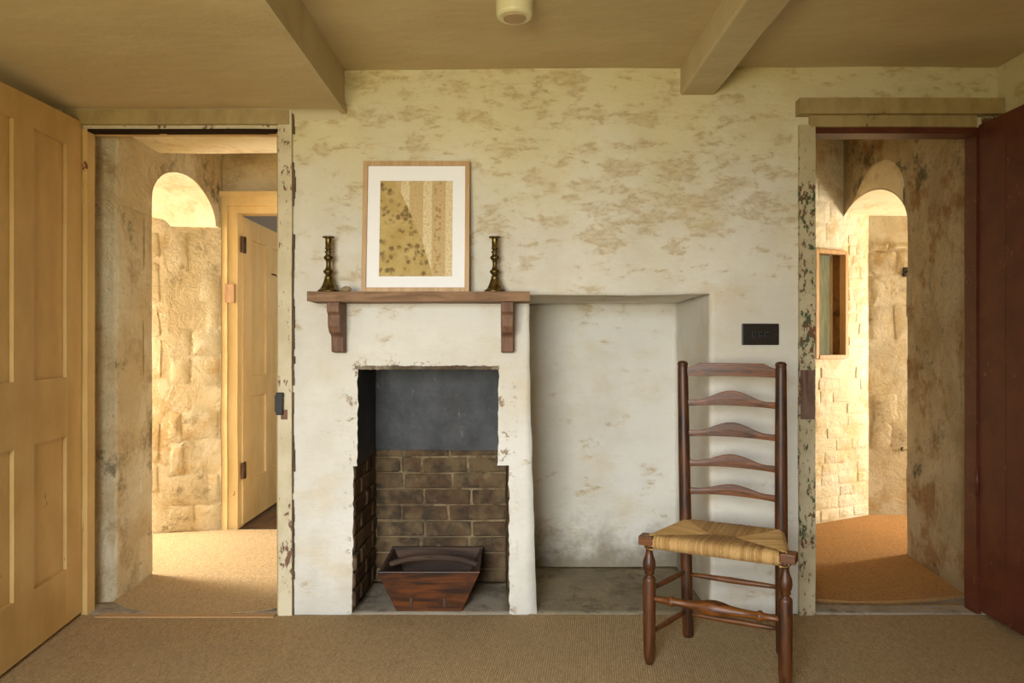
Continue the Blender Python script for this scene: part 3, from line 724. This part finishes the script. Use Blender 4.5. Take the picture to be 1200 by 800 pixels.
# ------------------------------------------------------------------ panelled doors
def panel_door(name, hinge, ang, width, z0, z1, stile, munt, rails, thick, mat, label, sgn=1, wst=None, dist=None):
    """origin at hinge, +x along the leaf, y thickness; rails: list of (zlo, zhi) incl. bottom and top"""
    root = empty(name, (hinge[0], hinge[1], 0), ang, label=label, cat='door', kind='structure')
    T = thick
    def add(n, lo, hi, bev=.003, m=mat, **k): return obj(n, wbox(lo, hi, .0015, .08), m, root, **k)
    add('stile', (0, -T, z0), (stile, 0, z1)); add('stile', (width-stile, -T, z0), (width, 0, z1))
    for lo, hi in rails: add('rail', (stile, -T+.0006, lo), (width-stile, -.0006, hi))
    mx = width/2
    gaps = [(rails[i][1], rails[i+1][0]) for i in range(len(rails)-1)]
    for lo, hi in gaps:
        add('muntin', (mx-munt/2, -T+.0006, lo), (mx+munt/2, -.0006, hi))
        for a, b in ((stile, mx-munt/2), (mx+munt/2, width-stile)):
            obj('panel', wbox((a-.001, -T*.62, lo-.001), (b+.001, -T*.38, hi+.001), .001, .1), mat, root)
            # thin planted bead round the panel
    return root
ang1 = -math.atan2(1, .129)     # leaf swings towards the viewer
d1 = panel_door('door_1', (-1.792, -.012), ang1, .895, .018, 2.058, .134, .134,
    [(.018, .235), (.765, 1.0), (1.935, 2.058)], .038, DOORY, 'yellow-ochre painted four-panel door standing open at the left')
for o in d1.children:      # the top edge is trimmed out of square, to follow the ceiling
    for v in o.data.vertices:
        v.co.z -= .045*(v.co.x/.6)*max(0, (v.co.z-1.8)/.25)
# hinges are on the jamb side; chips of bare wood carry on in the paint
for zz in (.35, 1.72):
    bm = bmesh.new(); lathe(bm, [(0, .007), (.09, .007)], (-.004, -.002, zz), (0, 0, 1), 12); obj('hinge', bm, DOORY, d1, smooth=True)
d3 = panel_door('door_3', (-1.706, 1.47), PI/2, .98, .012, 1.925, .15, .13,
    [(.012, .27), (.80, .93), (1.80, 1.925)], .036, DOORC, 'small cream four-panel door open into the far room, through the left doorway')
for zz in (.30, 1.70):
    h = obj('hinge', nbox((-.028, -.046, zz), (.03, -.034, zz+.10)), mat_wood('rusty_hinge', (122, 84, 50), (84, 54, 32), 'Z', .6), d3, bevel=.002)
    bm = bmesh.new(); lathe(bm, [(0, .007), (.10, .007)], (0, -.046, zz), (0, 0, 1), 10); obj('pin', bm, IRON, h, smooth=True)
bm = bmesh.new(); tube(bm, [(.54, -.036, 1.62), (.54, -.06, 1.615), (.54, -.075, 1.60), (.54, -.082, 1.62), (.54, -.078, 1.65)], .005); obj('coat_hook', bm, IRON, d3, smooth=True, label='small iron coat hook')
t3 = empty('trim_3', label='cream painted frame round the small inner door of the left lobby', cat='door frame', kind='structure')
bar('post', t3, (-1.80, YW-.035, 0), (-1.735, YW+.03, 1.99), DOORC)
bar('jamb', t3, (-1.735, YW-.012, 0), (-1.680, YW+.09, 1.955), DOORC)
bar('head_board', t3, (-1.80, YW-.035, 1.975), (-.80, YW+.03, 2.035), DOORC)
bar('head_cap', t3, (-1.815, YW-.055, 2.030), (-.80, YW+.03, 2.060), DOORC)
bar('head_jamb', t3, (-1.735, YW-.012, 1.935), (-.88, YW+.09, 1.978), DOORC)
bar('post', t3, (-.88, YW-.035, 0), (-.80, YW+.03, 1.99), DOORC)
obj('strike_patch', nbox((-1.748, YW-.038, 1.385), (-1.692, YW-.010, 1.50)), mat_wood('bare_wood_patch', (178, 138, 96), (158, 118, 78), 'Z', .6), t3, bevel=.001, label='bare pinkish wood patch')

# red plank door
d2 = empty('door_2', (1.948, -.008, 0), -PI/2, label='dark red plank door standing open at the right edge', cat='door', kind='structure')
xx = 0
for w in (.168, .205, .19, .18):
    obj('plank', wbox((xx+.0015, 0, .022), (xx+w-.0015, .026, 2.045), .0012, .1), DOORR, d2)
    xx += w
for zz in (.25, 1.0, 1.75): obj('ledge', wbox((.03, .026, zz), (.71, .05, zz+.12), .001, .1), DOORR, d2)
bm = bmesh.new(); lathe(bm, [(0, .008), (.12, .008)], (-.004, -.004, .5), (0, 0, 1), 10); obj('hinge', bm, DOORR, d2, smooth=True)

# black latch keep on the left frame
t = empty('latch_keep', (-.955, -.024, .84), label='black iron latch keep on the right post of the left doorway', cat='latch')
obj('case', nbox((-.020, -.022, 0), (.008, .002, .092)), IRON, t, bevel=.003)
obj('lip', nbox((-.028, -.012, .012), (-.018, .0, .080)), SWT, t, bevel=.001)
obj('worn_plate', nbox((-.004, -.003, -.02), (.022, .001, .02)), mat_wood('worn_red_brown', (130, 84, 62), (104, 66, 48), 'Z', .7), t)

# ------------------------------------------------------------------ mantel shelf
ms = empty('mantel_shelf', (-.37, 0, 1.30), label='rough brown wooden mantel shelf on two brackets above the fireplace', cat='shelf')
def mobj(name, bm, mat, **k):
    o = obj(name, bm, mat, None, **k); o.parent = ms; o.matrix_parent_inverse = Matrix.Translation((.37, 0, -1.30)); return o
mobj('board', wbox((-.815, -.155, 1.303), (.070, .006, 1.342), .005, .03), SHELF)
for (bx0, bx1) in ((-.742, -.692), (-.045, .006)):
    prof = [(0.004, 1.302), (-.135, 1.302), (-.135, 1.262), (-.120, 1.250), (-.118, 1.205), (-.100, 1.180), (-.070, 1.168), (-.062, 1.160), (-.058, 1.100), (.004, 1.095)]
    bm = bmesh.new(); prism(bm, prof, lambda a, b, t: (t, a, b), bx0, bx1); mobj('bracket', bm, BRACK, bevel=.004)
ST = 1.344
# ------------------------------------------------------------------ framed print leaning on the wall
pw, ph = .440, .547
pic = empty('framed_print', (-.3950, -.072, ST), label='oak framed print of floral wallpaper in a white mount, leaning above the mantel', cat='picture')
pic.rotation_euler = (math.radians(-5.0), 0, math.radians(0))
def pbox(n, lo, hi, m, bev=.001, **k): return obj(n, nbox(lo, hi), m, pic, bevel=bev, **k)
fw = .0185
pbox('frame_side', (-pw/2, -.012, 0), (-pw/2+fw, .012, ph), OAK); pbox('frame_side', (pw/2-fw, -.012, 0), (pw/2, .012, ph), OAK)
pbox('frame_rail', (-pw/2+fw, -.012, 0), (pw/2-fw, .012, fw), OAK); pbox('frame_rail', (-pw/2+fw, -.012, ph-fw), (pw/2-fw, .012, ph), OAK)
ax0, ax1, az0, az1 = -.150, .150, .066, .466
bm = bmesh.new()
surf(bm, lambda x, z: (x, 0, z), [-pw/2+fw-.002, ax0, ax1, pw/2-fw+.002], [fw-.002, az0, az1, ph-fw+.002], 0, lambda x, z: ax0 < x < ax1 and az0 < z < az1)
bmesh.ops.solidify(bm, geom=bm.faces[:], thickness=.003); obj('mount', bm, MATB, pic)
def m_print():
    m = M('faded_wallpaper_print', .8, .2); x, y, z = m.xyz()
    base = m.mix(m.step(m.noise(9, detail=5), .35, .65), (196, 170, 112), (180, 152, 92))
    # flowers on the left piece
    v = m.voro(38, m.map(loc=(2, 0, 3))); pet = m.step(m.math('ADD', v, m.math('MULTIPLY', m.noise(70, detail=5, rough=.8), .9)), .98, .74)
    sel = m.step(m.noise(17, m.map(loc=(1, 1, 8)), 4), .40, .56)
    left = m.mix(m.math('MULTIPLY', m.math('MULTIPLY', pet, sel), .8), base, (104, 82, 48))
    vine = m.step(m.math('ABSOLUTE', m.math('SUBTRACT', m.noise(16, detail=2, dist=1), .5)), .02, .008)
    left = m.mix(m.math('MULTIPLY', vine, .18), left, (130, 100, 54))
    # pale striped piece on the right
    st = m.wave(3.4, None, 0, 1, 'X'); right = m.mix(m.step(st, .62, .72), (200, 172, 124), (222, 202, 160))
    lace = m.math('MULTIPLY', m.step(m.noise(90, detail=5, rough=.8), .48, .58), .5)
    right = m.mix(lace, right, (178, 146, 96))
    dots = m.step(m.voro(55), .42, .3)
    band = m.step(m.math('ABSOLUTE', m.math('SUBTRACT', x, .088)), .016, .012)
    right = m.mix(m.math('MULTIPLY', m.math('MULTIPLY', band, dots), .6), right, (150, 116, 66))
    edge = m.math('SUBTRACT', m.math('ADD', x, m.math('MULTIPLY', m.math('SUBTRACT', z, .26), .40)), m.math('ADD', .005, m.math('MULTIPLY', m.math('MULTIPLY', m.math('SUBTRACT', z, .26), m.math('SUBTRACT', z, .26)), -.35)))
    return m.done(m.mix(m.step(edge, -.001, .002), left, right))
bm = bmesh.new(); quad(bm, (ax0-.002, .001, az0-.002), (ax1+.002, .001, az0-.002), (ax1+.002, .001, az1+.002), (ax0-.002, .001, az1+.002), 0, 1)
obj('print', bm, m_print(), pic)
pbox('backing', (-pw/2+fw-.001, .004, fw-.001), (pw/2-fw+.001, .009, ph-fw+.001), OAK)

# ------------------------------------------------------------------ candlesticks
cp = [(0, .036), (.004, .0365), (.008, .035), (.011, .030), (.018, .025), (.030, .020), (.045, .0155), (.055, .0125), (.060, .014), (.063, .010)]
cs = [(.063, .009), (.070, .011), (.076, .0165), (.083, .0175), (.088, .012), (.098, .0085), (.110, .0075), (.122, .009), (.130, .0150), (.137, .0160), (.142, .011), (.150, .0085), (.155, .012), (.158, .0125), (.162, .0085), (.168, .0085)]
cc = [(.168, .0125), (.171, .0130), (.173, .0105), (.206, .0105), (.209, .0115), (.212, .0205), (.216, .0205), (.217, .009), (.200, .0085)]
def candlestick(px, label):
    s = 280/.98
    t = empty('candlestick', ((px-600)/F*2.965, -.071, ST), label=label, cat='candlestick', group='brass candlesticks on the mantel shelf')
    for n, pr in (('foot', cp), ('stem', cs), ('socket', cc)):
        bm = bmesh.new(); lathe(bm, [(q*1.05, w_*1.22) for q, w_ in pr], n=32); obj(n, bm, BRASS, t, smooth=True)
    return t
candlestick(385, 'aged brass candlestick on the mantel, left of the framed print')
candlestick(580, 'aged brass candlestick on the mantel, right of the framed print')
bm = bmesh.new(); bmesh.ops.create_icosphere(bm, subdivisions=3, radius=1)
for v in bm.verts:
    v.co = Vector((v.co.x*.022, v.co.y*.015, max(v.co.z*.013, -.008)))*(1+.18*noise.noise(v.co*2.1)); v.co += Vector(((407-600)/F*2.93, -.125, ST+.007))
obj('pebble', bm, mat_stone('pebble_stone', (140, 118, 88), (96, 80, 58), (170, 150, 118), (120, 96, 66), 3, .3), smooth=True, label='small brown pebble on the mantel by the print frame corner', cat='pebble')

# ------------------------------------------------------------------ log box in the fireplace
tb = empty('log_box', (-.35, .2, .004), label='reddish-brown tapered wooden box with arched handle standing in the fireplace', cat='box')
def tbx(n, pts8, m, **k):
    bm = bmesh.new(); vs = [bm.verts.new(p) for p in pts8]
    for f in ((0,3,2,1),(4,5,6,7),(0,1,5,4),(1,2,6,5),(2,3,7,6),(3,0,4,7)): bm.faces.new([vs[i] for i in f])
    bmesh.ops.recalc_face_normals(bm, faces=bm.faces)
    return obj(n, bm, m, tb, bevel=.002, **k)
# local frame: x right, y back, z up; top half width .218, bottom .137; front y -.19, back +.17
def slab_fb(n, y0, y1, yt, m, zt):
    tp, bt, th = .216, .138, .014
    tbx(n, [(-bt, y0, 0), (bt, y0, 0), (bt, y0+th, 0), (-bt, y0+th, 0), (-tp, yt, zt), (tp, yt, zt), (tp, yt+th, zt), (-tp, yt+th, zt)], m)
slab_fb('front_panel', -.172, 0, -.190, BOXW, .172)
slab_fb('back_panel', .135, 0, .160, BOXD, .178)
for s in (-1, 1):
    a, b = .138*s, .214*s; c, d = .124*s, .200*s
    ps = [(a, -.158, 0), (a, .135, 0), (c, .135, 0), (c, -.158, 0), (b, -.176, .168), (b, .160, .172), (d, .160, .172), (d, -.176, .168)]
    tbx('side_panel', ps, BOXD)
tbx('base', [(-.13, -.165, .004), (.13, -.165, .004), (.13, .14, .004), (-.13, .14, .004), (-.132, -.165, .016), (.132, -.165, .016), (.132, .14, .016), (-.132, .14, .016)], BOXD)
bm = bmesh.new()
rings = []
for i in range(25):
    t = -1+2*i/24; x = .203*t; z = .146+.034*(1-abs(t)**2.4); h = .014; w = .015
    rings.append([bm.verts.new((x, -.01+w*math.cos(a), z+h*math.sin(a))) for a in [2*PI*k/10 for k in range(10)]])
for a, b in zip(rings, rings[1:]):
    for k in range(10): bm.faces.new((a[k], a[(k+1) % 10], b[(k+1) % 10], b[k]))
bm.faces.new(rings[0][::-1]); bm.faces.new(rings[-1])
obj('handle', bm, BOXD, tb, smooth=True)
for x in (-.075, .065): tbx('cleat', [(x-.006, -.178, .02), (x+.006, -.178, .02), (x+.006, -.172, .02), (x-.006, -.172, .02), (x-.006, -.185, .06), (x+.006, -.185, .06), (x+.006, -.178, .06), (x-.006, -.178, .06)], BOXD)

# ------------------------------------------------------------------ light switch
x0, z0 = W(869, 404); x1, z1 = W(912, 379)
sw = empty('light_switch', ((x0+x1)/2, -.005, (z0+z1)/2), label='dark bronze switch plate with three toggles, right of the recess', cat='switch')
w, h = (x1-x0)/2, (z1-z0)/2
obj('plate', nbox((-w, -.006, -h), (w, .006, h)), SWITCH, sw, bevel=.003)
for k in (-1, 0, 1):
    cx = k*.026
    obj('rocker', nbox((cx-.010, -.009, -.018), (cx+.010, -.005, .016)), IRON, sw, bevel=.001)
    bm = bmesh.new(); lathe(bm, [(0, .0035), (.012, .0045), (.014, .003)], (cx, -.008, .002), (0, -1, .5), 12); obj('toggle', bm, SWT, sw, smooth=True)
for sx in (-1, 1):
    bm = bmesh.new(); lathe(bm, [(0, .003), (.002, .003)], (sx*(w-.012), -.006, 0), (0, -1, 0), 10); obj('screw', bm, SWT, sw)

# ------------------------------------------------------------------ ceiling detector
dt = empty('ceiling_detector', (.0085, -.66, ZM), label='round ivory smoke detector on the ceiling, cut by the top of the photo', cat='detector')
bm = bmesh.new(); lathe(bm, [(-.022, .063), (.004, .066)], n=40); obj('base_ring', bm, WHITE, dt, smooth=False)
bm = bmesh.new(); lathe(bm, [(-.080, .030), (-.080, .052), (-.075, .058), (-.068, .0605), (-.027, .0605), (-.022, .058)], n=48); obj('body', bm, WHITE, dt, smooth=False)
bm = bmesh.new(); lathe(bm, [(-.083, .030), (-.084, .036), (-.079, .038)], n=40); obj('lens', bm, WHITE2, dt, smooth=False)
bm = bmesh.new(); lathe(bm, [(-.027, .0570), (-.021, .0570)], n=40); obj('seam', bm, GAP, dt)

# ------------------------------------------------------------------ ladder-back chair
cmx, cmy = (.6895+.823)/2, (2.4555+2.729)/2+CY
ch = empty('ladder_back_chair', (cmx, cmy, .004), -math.radians(27.6), label='dark polished ladder-back chair with golden rush seat, standing before the recess', cat='chair')
FWd, BWd, DP = .453, .350, .304
fl = [(-FWd/2, -DP/2), (FWd/2, -DP/2)]; bl = [(-BWd/2, DP/2), (BWd/2, DP/2)]
SH = .432
for x, y in fl:
    bm = bmesh.new()
    lathe(bm, [(0, .012), (.012, .016), (.03, .0195), (.06, .0215), (.295, .0225), (.303, .0215), (.309, .014), (.315, .013), (.320, .018), (.327, .0155), (.334, .0195), (.350, .0225), (.366, .0205), (.385, .0140), (.400, .0115), (.408, .0135), (.413, .0185), (.422, .0185), (.427, .014), (.44, .014)], (x, y, 0), n=24)
    obj('front_leg', bm, CHAIR, ch, smooth=True)
rake = .012
def post(z): return 0 if z < .44 else rake*((z-.44)/.62)**1.15
def lean(x, z): return (.010-.024*(z/1.06)) if x < 0 else .002-.004*z
for x, y in bl:
    bm = bmesh.new(); rings = []; n = 20
    for z, r in [(0, .016), (.01, .0185), (.2, .0195), (.44, .0205), (.6, .020), (.75, .0195), (.9, .0185), (1.035, .0175), (1.045, .0165), (1.049, .0185), (1.056, .0175), (1.062, .012), (1.064, .002)]:
        r *= 1.12; ox = lean(x, z)
        rings.append([bm.verts.new((x+ox+r*math.cos(2*PI*k/n), y+post(z)+r*math.sin(2*PI*k/n), z)) for k in range(n)])
    for a, b in zip(rings, rings[1:]):
        for k in range(n): bm.faces.new((a[k], a[(k+1) % n], b[(k+1) % n], b[k]))
    bm.faces.new(rings[0][::-1]); bm.faces.new(rings[-1])
    obj('back_post', bm, CHAIR, ch, smooth=True)
# five shaped slats
for i, (zb0, hc) in enumerate(((1.004, .052), (.889, .060), (.771, .058), (.656, .052), (.549, .046))):
    N = 32; rows_ = []; bm = bmesh.new()
    xa = -BWd/2+lean(-1, zb0)+.012; xb = BWd/2+lean(1, zb0)-.012
    for k in range(N+1):
        t = -1+2*k/N; a = abs(t); x = xa+(xb-xa)*(t+1)/2
        if i == 0: zt = .034+.018*min(1, max(0, (.93-a)/.22))**1.2 if a < .93 else .034
        else: zt = .025+(hc-.022)*(.5+.5*math.cos(PI*min(1, a/.78)))**.9
        zb = .007*(1-a*a) if i else .003*(1-a*a)
        bow = .012*(1-t*t); yb = DP/2+post(zb0)+bow
        rows_.append([bm.verts.new((x, yb+dy, zb0+zz)) for dy, zz in ((-.0045, zb), (-.0055, (zb+zt)/2), (-.0045, zt), (.0045, zt), (.0055, (zb+zt)/2), (.0045, zb))])
    for a, b in zip(rows_, rows_[1:]):
        for k in range(6): bm.faces.new((a[k], b[k], b[(k+1) % 6], a[(k+1) % 6]))
    bm.faces.new(rows_[0]); bm.faces.new(rows_[-1][::-1]); bmesh.ops.recalc_face_normals(bm, faces=bm.faces)
    obj('slat', bm, CHAIRX, ch, bevel=.0015)
def rod(name, p, q, prof, m=CHAIRX):
    p, q = Vector(p), Vector(q); Ln = (q-p).length
    bm = bmesh.new(); lathe(bm, [(t*Ln, r) for t, r in prof], p, q-p, 18); obj(name, bm, m, ch, smooth=True)
plain = [(0, .007), (.15, .009), (.5, .0115), (.85, .009), (1, .007)]
turned = [(0, .009), (.06, .0105), (.10, .0115), (.15, .0125), (.165, .0185), (.185, .0185), (.20, .0130), (.30, .0140), (.38, .0175), (.44, .0245), (.50, .0280), (.56, .0245), (.62, .0175), (.70, .0140), (.80, .0130), (.815, .0185), (.835, .0185), (.85, .0125), (.92, .0105), (1, .009)]
rod('front_stretcher', (fl[0][0], fl[0][1], .232), (fl[1][0], fl[1][1], .232), turned)
rod('back_stretcher', (bl[0][0], bl[0][1], .240), (bl[1][0], bl[1][1], .240), plain)
rod('back_stretcher', (bl[0][0], bl[0][1], .088), (bl[1][0], bl[1][1], .088), plain)
for s in (0, 1):
    rod('side_stretcher', (fl[s][0], fl[s][1], .262), (bl[s][0], bl[s][1], .250), plain)
    rod('side_stretcher', (fl[s][0], fl[s][1], .108), (bl[s][0], bl[s][1], .095), plain)
# seat: wooden corner blocks, then rush strands wound over the four rails to the seams
ZS = .448
FE, BE, YFr, YBk = FWd/2+.014, BWd/2+.004, -DP/2-.016, DP/2+.004
for s in (-1, 1):
    pts = [(s*(FE+.020), YFr-.006), (s*(FE+.022), YFr+.052), (s*(FE-.016), YFr+.052), (s*(FE-.030), YFr+.01), (s*(FE-.030), YFr-.006)]
    if s < 0: pts = pts[::-1]
    bm = bmesh.new(); prism(bm, pts, lambda a, b, t: (a, b, t), ZS-.028, ZS+.004)
    obj('corner_block', bm, CHAIRX, ch, bevel=.004)
corners = [Vector((-FE, YFr, 0)), Vector((FE, YFr, 0)), Vector((BE, YBk, 0)), Vector((-BE, YBk, 0))]
cen = Vector((0, .0, 0)); cl, cr = Vector((-.045, -.005, 0)), Vector((.045, -.005, 0))
bm = bmesh.new()
def strand(path, r):
    prev = None
    for i, p in enumerate(path):
        t = (path[min(i+1, len(path)-1)]-path[max(i-1, 0)]).normalized()
        side = strand.side; up = side.cross(t).normalized()
        ring = [bm.verts.new(p+side*r*math.cos(a)+up*r*math.sin(a)*.9) for a in (PI*1.0, PI*.7, PI*.5, PI*.3, 0)]
        if prev:
            for k in range(4): bm.faces.new((prev[k], prev[k+1], ring[k+1], ring[k]))
        prev = ring
secs = [(corners[0], corners[1], cl, cr), (corners[1], corners[2], cr, cr), (corners[2], corners[3], cr, cl), (corners[3], corners[0], cl, cl)]
for si, (A, B, SA, SB) in enumerate(secs):
    e = (B-A); ln = e.length; e.normalize(); nrm = Vector((-e.y, e.x, 0))   # inward
    cnt = int(ln/.0064)
    for k in range(cnt):
        u = (k+.5)/cnt; P = A+e*ln*u
        if si in (0,) and (u < .065 or u > .935): continue
        # end on the seam: intersection of the inward ray with A->SA, SA->SB, SB->B
        def hit(Q, R):
            d = R-Q; den = nrm.x*(-d.y)+nrm.y*d.x
            if abs(den) < 1e-9: return None
            wv = Q-P; t = (wv.x*(-d.y)+wv.y*d.x)/den; s2 = (nrm.x*wv.y-nrm.y*wv.x)/den
            return t if -.001 <= s2 <= 1.001 and t > 0 else None
        ts = [t for t in (hit(A, SA), hit(SA, SB) if (SA-SB).length > .001 else None, hit(SB, B)) if t]
        if not ts: continue
        t = min(ts); r = random.uniform(.0030, .0040)
        strand.side = e
        j = random.uniform(-.0008, .0008)
        def dip(q): return .010*min(1, (q-0)/.13)
        path = [P+nrm*.03+Vector((0, 0, ZS-.040)), P+nrm*.004+Vector((0, 0, ZS-.036)), P-nrm*(.005)+Vector((0, 0, ZS-.020)), P-nrm*.002+Vector((0, 0, ZS-.004)), P+nrm*.010+Vector((0, 0, ZS+.004+j))]
        for q in (.25, .5, .75, 1.0):
            dd = .010+(t-.010)*q
            if t > .014: path.append(P+nrm*dd+e*random.uniform(-.0006, .0006)+Vector((0, 0, ZS+.005+j-dip(dd)*q)))
        strand(path, r)
seat = obj('rush_seat', bm, RUSH, ch, smooth=True, merge=False, kind='stuff')
bm = bmesh.new()   # stuffing under the strands so the seams close
cv = [bm.verts.new(c+Vector((0, 0, ZS-.004))) for c in corners]; cvl = [bm.verts.new(c+Vector((0, 0, ZS-.030))) for c in corners]
c0 = bm.verts.new(cen+Vector((0, 0, ZS-.010)))
for i in range(4): bm.faces.new((cv[i], cv[(i+1) % 4], c0)); bm.faces.new((cvl[i], cvl[(i+1) % 4], cv[(i+1) % 4], cv[i]))
bm.faces.new(cvl[::-1]); obj('seat_stuffing', bm, RUSH, ch)
